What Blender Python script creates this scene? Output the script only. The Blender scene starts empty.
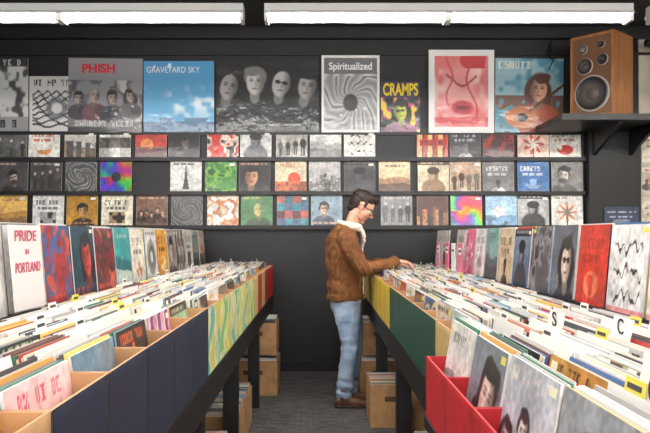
import bpy, math, random
import numpy as np
from mathutils import Vector, Matrix, noise as mnoise

F=700.0; EYE=1.39; D=7.1; K=F/D
def WX(px,z=D): return (px-319)*z/F
def WZ(py,z=D): return EYE+(235-py)*z/F
scene=bpy.context.scene
scene.view_settings.view_transform='Standard'

# ---------------------------------------------------------------- materials
def lin(c):
    c=np.asarray(c,dtype=float)/255.0
    return np.where(c<=0.04045,c/12.92,((c+0.055)/1.055)**2.4)
def L4(c):
    l=lin(c); return (float(l[0]),float(l[1]),float(l[2]),1.0)
def mat(name,col,rough=0.6,metal=0,coat=0,noise=0,nscale=20,bump=0,bscale=60,emit=0,col2=None,stretch=None,bdist=0.01,wale=0):
    m=bpy.data.materials.new(name); m.use_nodes=True
    nt=m.node_tree; N=nt.nodes; Lk=nt.links; b=N['Principled BSDF']
    b.inputs['Roughness'].default_value=rough; b.inputs['Metallic'].default_value=metal
    b.inputs['Coat Weight'].default_value=coat; b.inputs['Coat Roughness'].default_value=0.12
    tc=N.new('ShaderNodeTexCoord'); mp=N.new('ShaderNodeMapping')
    Lk.new(tc.outputs['Object'],mp.inputs['Vector'])
    if stretch: mp.inputs['Scale'].default_value=stretch
    if col=='attr':
        a=N.new('ShaderNodeAttribute'); a.attribute_name='art'
        Lk.new(a.outputs['Color'],b.inputs['Base Color'])
    elif noise or col2:
        n=N.new('ShaderNodeTexNoise'); n.inputs['Scale'].default_value=nscale; n.inputs['Detail'].default_value=6
        Lk.new(mp.outputs[0],n.inputs['Vector'])
        r=N.new('ShaderNodeValToRGB'); r.color_ramp.elements[0].position=0.35; r.color_ramp.elements[1].position=0.65
        c=np.array(col,float)
        r.color_ramp.elements[0].color=L4(c*(1-noise)) if col2 is None else L4(col)
        r.color_ramp.elements[1].color=L4(np.minimum(c*(1+noise),255)) if col2 is None else L4(col2)
        Lk.new(n.outputs['Fac'],r.inputs[0])
        if wale:
            wv=N.new('ShaderNodeTexWave'); wv.bands_direction='DIAGONAL'; wv.inputs['Scale'].default_value=wale; wv.inputs['Distortion'].default_value=.6
            m3=N.new('ShaderNodeMapping'); m3.inputs['Scale'].default_value=(1,1,0.06); Lk.new(tc.outputs['Object'],m3.inputs[0]); Lk.new(m3.outputs[0],wv.inputs['Vector'])
            mm=N.new('ShaderNodeMixRGB'); mm.blend_type='MULTIPLY'; mm.inputs[0].default_value=.4
            Lk.new(r.outputs[0],mm.inputs[1]); Lk.new(wv.outputs['Color'],mm.inputs[2]); Lk.new(mm.outputs[0],b.inputs['Base Color'])
        else: Lk.new(r.outputs[0],b.inputs['Base Color'])
    else: b.inputs['Base Color'].default_value=L4(col)
    if bump:
        n2=N.new('ShaderNodeTexNoise'); n2.inputs['Scale'].default_value=bscale; n2.inputs['Detail'].default_value=3
        Lk.new(mp.outputs[0],n2.inputs['Vector'])
        bp=N.new('ShaderNodeBump'); bp.inputs['Strength'].default_value=bump; bp.inputs['Distance'].default_value=bdist
        Lk.new(n2.outputs['Fac'],bp.inputs['Height']); Lk.new(bp.outputs[0],b.inputs['Normal'])
        if coat: Lk.new(bp.outputs[0],b.inputs['Coat Normal'])
    if emit:
        b.inputs['Emission Color'].default_value=L4(col); b.inputs['Emission Strength'].default_value=emit
    return m
M_black=mat('black_paint',(27,25,26),0.5,noise=0.1,nscale=3,bump=0.12,bscale=25)
M_ceil=mat('ceiling_paint',(46,43,43),0.8,noise=0.15,nscale=2)
M_blackwood=mat('black_wood',(24,23,24),0.45,noise=0.15,nscale=10)
M_art=mat('printed_sleeve','attr',0.5,coat=0.35,bump=0.12,bscale=9,bdist=0.02)
M_edge=mat('sleeve_edges','attr',0.55,coat=0.1)
M_poster=mat('poster_in_plastic','attr',0.45,coat=0.55,bump=0.3,bscale=7,bdist=0.03)
M_kraft=mat('cardboard',(186,142,98),0.85,noise=0.07,nscale=14)
M_wood=mat('walnut_veneer',(150,96,58),0.4,col2=(184,128,82),nscale=6,stretch=(8,8,0.7),coat=0.2)
M_beige=mat('beige_wall',(200,190,172),0.8,noise=0.06,nscale=3)
M_white=mat('white_enamel',(215,213,210),0.4)
M_glow=mat('fluorescent_diffuser',(255,251,246),0.5,emit=56)
M_metal=mat('dark_metal',(30,30,31),0.4,metal=0.6)

class MB:
    def __init__(s): s.v=[];s.f=[];s.c=[];s.m=[]
    def hexa(s,P,col,mi):
        b=len(s.v); s.v+= [tuple(p) for p in P]; s.c+=[col]*8
        for q in ((0,3,2,1),(4,5,6,7),(0,1,5,4),(1,2,6,5),(2,3,7,6),(3,0,4,7)):
            s.f.append(tuple(b+i for i in q)); s.m.append(mi)
    def box(s,x0,x1,y0,y1,z0,z1,col=(200,200,200),mi=0):
        if x0>x1:x0,x1=x1,x0
        if y0>y1:y0,y1=y1,y0
        s.hexa([(x0,y0,z0),(x1,y0,z0),(x1,y1,z0),(x0,y1,z0),(x0,y0,z1),(x1,y0,z1),(x1,y1,z1),(x0,y1,z1)],col,mi)
    def slab(s,o,w,h,n,t,col,mi):
        o=np.array(o,float);w=np.array(w,float);h=np.array(h,float);q=-np.array(n,float)*t
        s.hexa([o,o+w,o+w+q,o+q,o+h,o+w+h,o+w+h+q,o+h+q],col,mi)
    def grid(s,o,w,h,img,mi):
        r,c,_=img.shape; b=len(s.v)
        o=np.array(o,float);w=np.array(w,float);h=np.array(h,float)
        jj,ii=np.mgrid[0:r,0:c]
        P=o[None,None]+ii[...,None]/(c-1)*w+jj[...,None]/(r-1)*h
        s.v+=[tuple(p) for p in P.reshape(-1,3)]; s.c+=[tuple(p) for p in img.reshape(-1,3)]
        for j in range(r-1):
            for i in range(c-1):
                a=b+j*c+i; s.f.append((a,a+1,a+c+1,a+c)); s.m.append(mi)
    def tube(s,path,rad,col=(50,50,50),mi=0,seg=12,ref=(0.13,0.99,0.05)):
        V,Fc=loft(path,rad,ref=ref,seg=seg,steps=1,round_ends=False)
        s.raw(V,Fc,col,mi)
    def raw(s,V,Fc,col=(200,200,200),mi=0):
        b=len(s.v); s.v+=[tuple(p) for p in V]; s.c+=[col]*len(V)
        for f in Fc: s.f.append(tuple(b+i for i in f)); s.m.append(mi)
    def obj(s,name,mats,parent=None,smooth=False):
        me=bpy.data.meshes.new(name); me.from_pydata(s.v,[],s.f)
        for m in mats: me.materials.append(m)
        me.polygons.foreach_set('material_index',s.m)
        if smooth: me.polygons.foreach_set('use_smooth',[True]*len(s.f))
        at=me.attributes.new('art','FLOAT_COLOR','POINT')
        c=lin(np.clip(np.array(s.c,dtype=float),0,255)); c=np.concatenate([c,np.ones((len(c),1))],1)
        at.data.foreach_set('color',c.astype(np.float32).ravel())
        me.update()
        ob=bpy.data.objects.new(name,me); scene.collection.objects.link(ob)
        if parent: ob.parent=parent
        return ob
def empty(name):
    e=bpy.data.objects.new(name,None); scene.collection.objects.link(e); return e

def cat(P,steps):
    P=np.array(P,float)
    if steps<=1 or len(P)<3: return P
    Q=np.vstack([2*P[0]-P[1],P,2*P[-1]-P[-2]]); out=[]
    for i in range(1,len(Q)-2):
        for k in range(steps):
            t=k/steps; a,b,c,d=Q[i-1],Q[i],Q[i+1],Q[i+2]
            out.append(0.5*((2*b)+(-a+c)*t+(2*a-5*b+4*c-d)*t*t+(-a+3*b-3*c+d)*t**3))
    out.append(Q[-2]); return np.array(out)
def loft(path,rad,ref=(0,1,0),seg=20,steps=5,round_ends=True):
    rad=[(r,r) if np.isscalar(r) else r for r in rad]
    PR=cat(np.hstack([np.array(path,float),np.array(rad,float)]),steps)
    if round_ends:
        t0=PR[0,:3]-PR[1,:3]; t0/=np.linalg.norm(t0); t1=PR[-1,:3]-PR[-2,:3]; t1/=np.linalg.norm(t1)
        def cap(p,t):
            r=min(p[3],p[4]); L=[]
            for a in (35,65,85):
                L.append(np.hstack([p[:3]+t*r*math.sin(math.radians(a)),p[3:]*math.cos(math.radians(a))]))
            return L
        PR=np.vstack([cap(PR[0],t0)[::-1],PR,cap(PR[-1],t1)])
    n=len(PR); V=[];Fc=[]
    ref=np.array(ref,float)
    for i in range(n):
        t=PR[min(i+1,n-1),:3]-PR[max(i-1,0),:3]; t/=np.linalg.norm(t)+1e-9
        e1=ref-t*ref.dot(t); e1/=np.linalg.norm(e1)+1e-9; e2=np.cross(t,e1)
        for k in range(seg):
            a=2*math.pi*k/seg
            V.append(tuple(PR[i,:3]+e1*PR[i,3]*math.cos(a)+e2*PR[i,4]*math.sin(a)))
    for i in range(n-1):
        for k in range(seg):
            k2=(k+1)%seg; Fc.append((i*seg+k,i*seg+k2,(i+1)*seg+k2,(i+1)*seg+k))
    Fc.append(tuple(range(seg))[::-1]); Fc.append(tuple((n-1)*seg+k for k in range(seg)))
    return V,Fc
def ellip(c,r,rot=None,seg=20,rings=12):
    V=[];Fc=[]
    for i in range(rings+1):
        th=math.pi*i/rings
        for k in range(seg):
            a=2*math.pi*k/seg
            p=Vector((r[0]*math.sin(th)*math.cos(a)+0,r[1]*math.sin(th)*math.sin(a),-r[2]*math.cos(th)))
            if i in(0,rings): p=Vector((1e-4*math.cos(a),1e-4*math.sin(a),p.z))
            if rot is not None: p=rot@p
            V.append(tuple(p+Vector(c)))
    for i in range(rings):
        for k in range(seg):
            k2=(k+1)%seg; Fc.append((i*seg+k,i*seg+k2,(i+1)*seg+k2,(i+1)*seg+k))
    Fc.append(tuple(range(seg))[::-1]); Fc.append(tuple(rings*seg+k for k in range(seg)))
    return V,Fc

def add_text(parent,s,width,loc,rot,m,name='lettering',size=0.1,maxh=None,bold=0.0):
    cu=bpy.data.curves.new(name,'FONT'); cu.body=s; cu.size=size; cu.align_x='CENTER'; cu.align_y='CENTER'
    cu.extrude=0.0006; cu.offset=bold; cu.materials.append(m)
    ob=bpy.data.objects.new(name,cu); scene.collection.objects.link(ob)
    ob.location=loc; ob.rotation_euler=rot; ob.parent=parent
    bpy.context.view_layer.update()
    d=ob.dimensions
    sx=width/max(d.x,1e-4); sy=sx if maxh is None else maxh/max(d.y,1e-4)
    ob.scale=(sx,sy,1); return ob

# ---------------------------------------------------------------- art painter
GLY=['757557','657656','744447','655556','744647','755557','722227','555755','447444','575555','655655','755444','747117','722222','555557','555552','555775','552255','552222','712447']
class Art:
    def __init__(s,r,c,bg,seed=0):
        s.r,s.c=r,c; s.rng=np.random.RandomState(seed)
        s.im=np.ones((r,c,3))*np.array(bg,float)
        vv,uu=np.mgrid[0:r,0:c]; s.u=uu/(c-1); s.v=vv/(r-1); s.asp=c/r
    def noise(s,cells):
        g=s.rng.rand(cells+2,cells+2)
        x=s.u*cells; y=s.v*cells; xi=x.astype(int); yi=y.astype(int); fx=x-xi; fy=y-yi
        fx=fx*fx*(3-2*fx); fy=fy*fy*(3-2*fy)
        return g[yi,xi]*(1-fx)*(1-fy)+g[yi,xi+1]*fx*(1-fy)+g[yi+1,xi]*(1-fx)*fy+g[yi+1,xi+1]*fx*fy
    def put(s,mask,col,a=1.0):
        k=(np.clip(mask.astype(float),0,1)*a)[...,None]; s.im=s.im*(1-k)+np.array(col,float)*k
    def rect(s,u0,v0,u1,v1,col,a=1): s.put((s.u>=u0)&(s.u<=u1)&(s.v>=v0)&(s.v<=v1),col,a)
    def ell(s,cu,cv,ru,rv,col,a=1,soft=0.15):
        d=np.sqrt(((s.u-cu)/ru)**2+((s.v-cv)/rv)**2); s.put(np.clip((1-d)/soft+0.5,0,1),col,a)
    def words(s,u0,v0,u1,v1,col):
        h=v1-v0
        if h*s.r<5:
            u=u0
            while u<u1:
                w=s.rng.uniform(.5,2.2)*h/s.asp; s.rect(u,v0+h*.2,min(u+w,u1),v1-h*.1,col,.75); u+=w+.5*h/s.asp
            return
        # pixel lettering, 3x6 cells per glyph
        cw=h/6*1.15/s.asp; n=max(1,int((u1-u0)/(cw*4))); gap=s.rng.randint(3,9)
        U=((s.u-u0)/cw); Vv=((v1-s.v)/(h/6.0))
        gi=np.floor(U/4).astype(int); gx=(np.floor(U)-gi*4).astype(int); gy=np.floor(Vv).astype(int)
        tab=np.zeros((n+1,6,4))
        for k in range(n):
            if k%gap==gap-1: continue
            g=GLY[s.rng.randint(len(GLY))]
            for j in range(6):
                b=int(g[j]); tab[k,j,0]=b>>2&1; tab[k,j,1]=b>>1&1; tab[k,j,2]=b&1
        ok=(gi>=0)&(gi<n)&(gy>=0)&(gy<6)
        mk=np.zeros_like(s.u); mk[ok]=tab[gi[ok],gy[ok],gx[ok]]; s.put(mk,col,.95)
    def face(s,cu,cv,sz,skin,hair,cloth,style=None):
        rg=s.rng; sh=np.array(skin,float); hair=np.array(hair,float); cl=np.array(cloth,float)
        th=rg.uniform(-.22,.22); du=(s.u-cu)*s.asp/sz; dv=(s.v-cv)/sz
        wb=.16*(s.noise(9)-.5); x=du*math.cos(th)+dv*math.sin(th); y=-du*math.sin(th)+dv*math.cos(th)
        def E(x0,y0,rx,ry,col,a=1,soft=.15,w=0):
            d=np.sqrt(((x-x0+w*wb)/rx)**2+((y-y0+w*wb)/ry)**2); s.put(np.clip((1-d)/soft+.5,0,1),col,a)
        ld=1 if rg.rand()<.5 else -1; st=rg.randint(4) if style is None else style
        if st==1: E(0,-.3,1.02,1.45,hair,1,.12,2.5)
        d=np.sqrt((du/1.75)**2+((dv+2.25)/1.25)**2); s.put(np.clip((1-d)/.08+.5,0,1),cl)
        d=np.sqrt(((du-ld*.8)/1.0)**2+((dv+2.1)/1.0)**2); s.put(np.clip((1-d)/.5,0,1),cl*.55,.6)
        E(0,-.95,.34,.5,sh*.62,1,.25)
        if st in(0,2): E(0,.32,.78,.86,hair,1,.12,1.5)
        E(0,0,.6,.88,sh,1,.15,.5)
        s.put(np.clip((x*ld-.02)/.42,0,1)*(np.sqrt((x/.62)**2+(y/.9)**2)<1),sh*.42,.7)
        if st!=3: E(-.12*ld,.8,.62,.33,hair,1,.2,1.5)
        if rg.rand()<.22: E(-.24,.1,.2,.13,(20,20,22),.95,.2); E(.24,.1,.2,.13,(20,20,22),.95,.2); E(0,.14,.3,.03,(20,20,22),.9,.5)
        else:
            for q in(-1,1): E(q*.24,.1,.13,.055,sh*.22,.8,.7); E(q*.24,.24,.17,.035,hair*.8,.7,.7)
        E(.05*ld,-.12,.07,.22,sh*.6,.5,.9)
        E(0,-.44,.2,.055,sh*np.array((.62,.38,.36)),.85,.6)
        if st==2: E(0,-.62,.46,.34,hair,.75,.5,1)
    def figure(s,cu,v0,h,col,skin):
        w=h*.16/s.asp; s.ell(cu,v0+h*.62,w,h*.22,col); s.ell(cu,v0+h*.92,h*.075/s.asp,h*.09,skin)
        s.rect(cu-w*.6,v0,cu-w*.1,v0+h*.5,np.array(col)*.75); s.rect(cu+w*.1,v0,cu+w*.6,v0+h*.5,np.array(col)*.75)
    def done(s): return s.im
def art(kind,n,bg,c1,c2,seed):
    A=Art(n,n,bg,seed); r=A.rng; c1=np.array(c1,float); c2=np.array(c2,float); bgf=np.array(bg,float)
    hi=.86 if r.rand()<.6 else .05
    if kind=='face':
        A.put(A.noise(4),c2,.35); A.put(A.v,bgf*.6,.4)
        A.face(.5+r.uniform(-.15,.15),.52+r.uniform(-.06,.06),r.uniform(.2,.36),c1,c2*.5,c2)
        if r.rand()<.7: A.words(.06,hi,.06+r.uniform(.4,.85),hi+.1,c1)
    elif kind=='group':
        A.put(A.noise(4),c2,.4); k=r.randint(2,6)
        if r.rand()<.5:
            for i in range(k): A.figure(.14+.72*i/max(1,k-1),r.uniform(.05,.15),r.uniform(.5,.68),[c2*.6,c1*.5,bgf*.5][r.randint(3)],c1)
        else:
            for i in range(k): A.face(.15+.7*i/max(1,k-1),.42+r.uniform(-.08,.14),.45/k if k>2 else .2,c1,c2*.4,[c2,bgf*.5][i%2])
        A.words(.1,.86,.9,.96,c1)
    elif kind=='blob':
        m=A.noise(4)*.6+A.noise(9)*.4; A.put(np.clip((m-.45)*9,0,1),c1); A.put(np.clip((m-.62)*12,0,1),c2); A.words(.1,hi,.7,hi+.09,c2)
    elif kind=='ring':
        A.ell(.5,.45,.36,.36,c1); A.ell(.5,.45,.24,.24,c2); A.ell(.5,.45,.12,.12,bg); A.words(.08,.86,.9,.96,c2)
    elif kind=='sun':
        A.put(A.v<.35,c1*.7); A.ell(.5+r.uniform(-.2,.2),.45,.2,.2,c2,1,.1); A.put((A.v<.35)&(A.noise(8)>.45),c1); A.words(.15,.82,.85,.93,c1)
    elif kind=='flower':
        d=np.hypot(A.u-.5,A.v-.45); t=np.arctan2(A.v-.45,A.u-.5); k=r.randint(5,9)
        A.put(d<.22+.13*np.cos(k*t),c1); A.put(d<.13+.06*np.cos(k*t+1),c2); A.put((abs(A.u-.5)<.02)&(A.v<.3),(60,90,50)); A.words(.1,.86,.6,.95,c2)
    elif kind=='diag':
        w=((A.u+A.v*r.uniform(-1,1))*r.randint(3,7))%1; A.put(w<.45,c1); A.put((w>.45)&(w<.6),c2); A.rect(.1,.4,.9,.6,bg); A.words(.15,.44,.85,.56,c2)
    elif kind=='bust':
        A.put(A.v,c1,.5); A.ell(.5,.1,.38,.34,c2); A.ell(.5,.55,.16,.22,c2); A.ell(.46,.56,.1,.16,c1*.8,.8,.5); A.ell(.5,.7,.2,.12,c2*.5); A.rect(.0,.88,1,1,c2*.6); A.words(.1,.9,.8,.98,c1)
    elif kind=='city':
        x=0
        while x<1: w=r.uniform(.06,.16); A.rect(x,0,x+w,r.uniform(.25,.65),[c1,c1*.7,c2][r.randint(3)]); x+=w
        A.put((A.noise(20)>.7)&(A.v<.5),c2,.6); A.words(.1,.82,.9,.93,c2)
    elif kind=='land':
        h=.4+.15*A.noise(5)[0][None,:]; A.put(A.noise(3),bgf*1.15,.5); A.put(A.v<h,c1); A.put(A.v<h*.6,c2); A.words(.2,.8,.8,.9,c2)
    elif kind=='grid':
        k=r.randint(3,6); cell=(np.floor(A.u*k)*7+np.floor(A.v*k)*13).astype(int)
        for q in range(0,14): A.put(cell%14==q,[bgf,c1,c2,c1*.5,c2*.7][q%5],.85)
        A.put(A.noise(12)>.6,c2*.7,.3)
    elif kind=='text':
        A.words(.1,.7,.9,.84,c1); A.words(.15,.53,.8,.63,c1)
        k=r.randint(3)
        if k==0: A.put(((abs(A.u-.5)/.25)**2+(abs(A.v-.27)/.16)**2<1)&(A.noise(6)>.35),c2)
        elif k==1: A.face(.5,.3,.13,c2,c1*.5,c1)
        else: A.rect(.25,.1,.75,.45,c2); A.put((A.noise(7)>.55)&(A.u>.25)&(A.u<.75)&(A.v>.1)&(A.v<.45),c1*.7)
    elif kind=='tower':
        w=.03+.2*np.clip(.75-A.v,0,1)**2; A.put((abs(A.u-.5)<w)&(A.v<.85)&(A.v>.1),c1); A.rect(0,0,1,.1,c2); A.words(.1,.87,.9,.96,c1)
    elif kind=='swirl':
        d=np.hypot(A.u-.5,A.v-.5); t=np.arctan2(A.v-.5,A.u-.5); w=.5+.5*np.sin(d*26+t*3+A.noise(4)*5)
        A.put(w,c1); A.put(np.clip(w*3-2.2,0,1),c2)
    elif kind=='rainbow':
        h=(np.arctan2(A.v-.5,A.u-.5)/6.283+.5+A.noise(3)*.4)
        for k in range(3): A.im[...,k]=A.im[...,k]*.35+(120+110*np.sin(6.283*(h*1.5+k/3.0)))*.75
        A.ell(.5,.5,.15,.15,bg)
    elif kind=='script':
        for q in range(3):
            cv=.75-.27*q; ph=q*2.1+seed
            w=cv+.07*np.sin(A.u*19+ph)*np.cos(A.u*7+q+seed)+.03*np.sin(A.u*41+ph); A.put((abs(A.v-w)<.02+.012*np.sin(A.u*30))&(A.u>.12)&(A.u<.88),c1)
        A.rect(0,0,1,.07,c2)
    A.im*= (1+.26*(A.noise(max(6,n//3))[...,None]-.5))*(1+.2*(A.noise(5)[...,None]-.5))
    return np.clip(A.im,0,255)
KINDS=['face','group','blob','ring','land','grid','text','swirl','tower','face','text','sun','flower','diag','bust','city','text','group']
PAL=[((232,229,222),(60,58,60),(170,40,40)),((38,38,42),(215,200,180),(130,110,105)),((220,200,155),(100,66,45),(40,60,90)),
((60,110,165),(235,225,205),(25,35,60)),((190,45,40),(240,220,190),(40,22,24)),((90,160,130),(235,230,185),(30,60,60)),
((225,214,196),(170,120,90),(70,60,60)),((45,45,50),(230,100,50),(240,225,200)),((195,208,215),(60,110,150),(30,35,45)),
((240,236,228),(40,40,42),(220,165,50)),((140,125,115),(225,215,200),(45,38,38)),((225,165,70),(60,40,35),(240,230,200)),((100,70,130),(230,150,170),(235,220,210)),((238,234,226),(110,140,170),(70,60,66)),
((235,190,190),(190,60,90),(60,40,50)),((235,205,60),(200,60,40),(30,60,110)),((60,60,66),(205,203,200),(150,148,146)),((120,170,200),(240,240,240),(230,120,60))]
def rart(n,rng,seed):
    b,c1,c2=PAL[rng.randint(len(PAL))]; return art(KINDS[rng.randint(len(KINDS))],n,b,c1,c2,seed)

# ---------------------------------------------------------------- room
BY=D+0.05
XL,XR,YF,CH=-4.3,4.7,-3.6,3.52
m=MB(); m.box(XL,XR,BY,BY+.1,0,CH); m.obj('wall_back',[M_black])
m=MB(); m.box(XL-.1,XL,YF,BY+.1,0,CH); m.obj('wall_left',[M_black])
m=MB(); m.box(XR,XR+.1,YF,BY+.1,0,CH); m.obj('wall_right',[M_beige])
m=MB(); m.box(XL-.1,XR+.1,YF,BY+.1,CH,CH+.1); m.obj('ceiling',[M_ceil])
m=MB(); m.box(XL,XR,YF-.1,YF,0,.5); m.box(XL,XR,YF-.1,YF,2.7,CH)
for a,b in((XL,-3.9),(-.7,-.3),(.9,1.3),(4.3,XR)): m.box(a,b,YF-.1,YF,.5,2.7)
m.obj('wall_front',[M_beige])
for i,(a,b) in enumerate(((-3.9,-.7),(-.3,.9),(1.3,4.3))):
    m=MB()
    m.box(a,b,YF-.08,YF-.02,.5,.56);m.box(a,b,YF-.08,YF-.02,2.64,2.7);m.box(a,a+.06,YF-.08,YF-.02,.56,2.64);m.box(b-.06,b,YF-.08,YF-.02,.56,2.64)
    if b-a>2: m.box((a+b)/2-.03,(a+b)/2+.03,YF-.08,YF-.02,.56,2.64)
    m.obj('window_%d'%(i+1),[M_metal])
mc=bpy.data.materials.new('carpet'); mc.use_nodes=True; nt=mc.node_tree; N=nt.nodes; b=N['Principled BSDF']
tc=N.new('ShaderNodeTexCoord'); mp=N.new('ShaderNodeMapping'); mp.inputs['Scale'].default_value=(9,16,1)
br=N.new('ShaderNodeTexBrick'); br.inputs['Color1'].default_value=L4((124,120,118)); br.inputs['Color2'].default_value=L4((50,48,49)); br.inputs['Mortar'].default_value=L4((84,82,82)); br.inputs['Scale'].default_value=1; br.inputs['Mortar Size'].default_value=.06; br.inputs['Brick Width'].default_value=.8
no=N.new('ShaderNodeTexNoise'); no.inputs['Scale'].default_value=60; no.inputs['Detail'].default_value=8
mx=N.new('ShaderNodeMixRGB'); mx.blend_type='OVERLAY'; mx.inputs[0].default_value=.75
nt.links.new(tc.outputs['Object'],mp.inputs[0]); nt.links.new(mp.outputs[0],br.inputs['Vector']); nt.links.new(tc.outputs['Object'],no.inputs['Vector'])
nt.links.new(br.outputs[0],mx.inputs[1]); nt.links.new(no.outputs['Fac'],mx.inputs[2]); nt.links.new(mx.outputs[0],b.inputs['Base Color']); b.inputs['Roughness'].default_value=.95
bp=N.new('ShaderNodeBump'); bp.inputs['Strength'].default_value=.5; bp.inputs['Distance'].default_value=.01; nt.links.new(no.outputs['Fac'],bp.inputs['Height']); nt.links.new(bp.outputs[0],b.inputs['Normal'])
m=MB(); m.box(XL-.1,XR+.1,YF-.1,BY+.1,-.1,0); m.obj('floor',[mc])
m=MB(); m.box(XL,XR,BY-.015,BY-.001,0.001,.11); m.obj('baseboard_back',[M_blackwood])
m=MB(); m.box(XL,XR,BY-.09,BY-.001,CH-.14,CH-.06); m.box(XL,XR,BY-.03,BY-.001,CH-.3,CH-.27); m.obj('trim_1',[M_blackwood])

def ledge(x0,x1,py0,py1,dep,name='record_ledge'):
    m=MB(); z1,z0=WZ(py0),WZ(py1)
    m.box(x0,x1,BY-dep,BY-.001,z0,z1); m.box(x0,x1,BY-dep-.008,BY-dep,z0,z1+.012); return m.obj(name,[M_blackwood])
for a,b in((158.4,161),(192.4,195),(226.4,229.5)): ledge(XL+.02,WX(585),a,b,.06)
m=MB(); m.box(XL+.02,WX(585),BY-.03,BY-.001,WZ(134.5),WZ(127)); m.obj('poster_ledge',[M_blackwood])
W=(238,234,226);Bk=(35,34,36);G=(150,148,145)
rows=[
(158.2,.27,[(-5,'group',(120,118,115),(190,185,180),Bk),(28,'text',W,(200,90,50),(220,150,90)),(64,'city',(215,210,200),(170,140,110),(90,90,95)),(99,'grid',(180,175,170),(90,80,75),W),
 (135,'sun',(190,60,45),(110,35,30),(230,140,80)),(168,'face',Bk,(110,95,85),(60,55,55)),(207,'blob',(205,50,42),(240,215,200),Bk),(240,'bust',(215,214,212),(170,170,170),(90,90,95)),
 (276,'group',(210,206,198),(150,140,130),(70,66,66)),(310,'land',(215,213,210),(170,168,166),(110,108,106)),(344,'script',W,Bk,G),(417,'diag',(180,60,50),(230,180,120),(70,30,30)),
 (450,'text',(70,68,72),(210,208,206),G),(483,'blob',(70,34,34),(160,50,45),Bk),(518,'flower',(235,200,185),(205,90,80),W),(550,'text',(225,220,210),(150,110,90),(200,60,50))]),
(192.2,.315,[(-4,'face',(90,85,85),(200,180,165),(60,55,55)),(30,'group',(60,58,58),(180,170,160),(110,100,95)),(65,'swirl',(70,70,72),(190,185,180),(40,40,42)),(100,'rainbow',(20,16,30),(60,200,120),(200,60,180)),
 (170,'tower',(228,226,222),(70,68,70),(205,200,190)),(205,'blob',(70,140,60),(130,185,70),(40,95,60)),(239,'face',(60,50,45),(200,145,110),(40,35,38)),(275,'sun',(228,212,180),(210,120,80),(230,90,60)),
 (309,'city',(190,188,186),(120,118,116),(225,220,215)),(344,'bust',(45,42,44),(120,115,112),(60,60,64)),(379,'land',(225,200,160),(180,140,105),(110,85,70)),(418,'bust',(222,208,178),(230,210,180),(150,115,85)),
 (450,'group',(215,200,175),(190,140,100),(120,60,50)),(483,'text',(120,118,120),(215,213,210),(80,78,80)),(518,'text',(60,110,170),(240,240,240),(130,175,215)),(552,'face',(160,156,152),(215,205,195),(90,86,84))]),
(226.2,.315,[(-5,'land',(225,180,100),(200,150,80),(160,120,80)),(32,'text',(232,230,226),(90,88,88),(170,168,166)),(66,'face',(225,165,50),(200,150,90),(60,45,35)),(101,'text',(232,222,200),(60,55,50),(180,140,100)),
 (136,'group',(130,95,75),(210,165,130),(90,60,50)),(171,'swirl',(70,68,70),(150,148,146),(40,40,42)),(207,'blob',(222,205,180),(200,120,70),W),(241,'face',(80,150,80),(200,190,120),(50,80,50)),
 (277,'grid',(90,110,150),(210,80,60),(70,150,160)),(311,'face',(170,200,215),(225,190,160),(80,90,110)),(381,'group',(155,153,153),(210,208,205),(90,90,92)),(417,'city',(90,50,42),(200,130,80),(50,35,32)),
 (451,'rainbow',(240,160,50),(200,60,60),(60,120,200)),(486,'sun',(170,205,232),(130,170,205),(240,240,235)),(518,'bust',(170,168,168),(215,213,210),(60,60,62)),(552,'flower',(230,226,218),(215,150,110),(120,110,105))])]
sd=10
for py,h,L in rows:
    m=MB(); z0=WZ(py)
    for (px,k,bg,c1,c2) in L:
        sd+=1; x=WX(px); rr=random.Random(sd)
        tl=math.radians(4); hv=(0,math.sin(tl)*h,math.cos(tl)*h); nn=(0,-math.cos(tl),math.sin(tl))
        im=art(k,48,bg,c1,c2,sd)
        if h<.3: im=im[:41]
        for sl_ in (np.s_[0],np.s_[-1],np.s_[:,0],np.s_[:,-1]): im[sl_]=im[sl_]*.6+90
        yo=BY-.045
        m.slab((x,yo,z0),(.318,0,0),hv,nn,.004,(225,225,225),1)
        m.grid((x,yo-.001,z0),(.318,0,0),hv,im,0)
        if rr.random()<.35: m.slab((x+.25,yo-.003,z0+h*.85),(.05,0,0),(0,.002,.025),nn,.001,(235,232,225),1)
    m.obj('wall_record_display',[M_art,M_edge])

# ---------------------------------------------------------------- posters
RT=(math.pi/2,0,0)
def poster(name,x0,y0,x1,y1,A,frame=None,yo=.046,tilt=0.0):
    m=MB(); X0,X1,Z0,Z1=WX(x0),WX(x1),WZ(y1),WZ(y0); Y=BY-yo
    ww=(X1-X0,0,(X1-X0)*tilt); hh=(-(Z1-Z0)*tilt,0,Z1-Z0)
    m.slab((X0,Y,Z0),ww,hh,(0,-1,0),.006,(225,225,225),1)
    m.grid((X0,Y-.001,Z0),ww,hh,A,0)
    if frame:
        t=frame
        for a in((X0-t,X1+t,Z0-t,Z0),(X0-t,X1+t,Z1,Z1+t),(X0-t,X0,Z0,Z1),(X1,X1+t,Z0,Z1)):
            m.box(a[0],a[1],Y-.015,Y+.008,a[2],a[3],(236,234,232),1)
    return m.obj(name,[M_poster,M_edge])
def T(c,r=.5): return mat('ink_%d_%d_%d'%tuple(c),c,r)
tW=T((240,240,238)); tRed=T((205,45,60)); tBk=T((25,25,26)); tY=T((238,210,40)); tBl=T((60,90,150))
A=Art(75,50,(214,212,210),1); mm=A.noise(6)*.5+A.noise(14)*.5; A.put(np.clip((mm-.52)*6,0,1),(80,80,82)); A.rect(0,.88,1,1,(60,60,60)); A.words(.5,.9,.95,.98,(230,230,230)); A.rect(0,0,1,.2,(160,160,162)); A.words(.1,.05,.9,.15,(40,40,40))
poster('music_poster',-22,58,28,131,A.done())
A=Art(60,66,(222,220,217),2)
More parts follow.
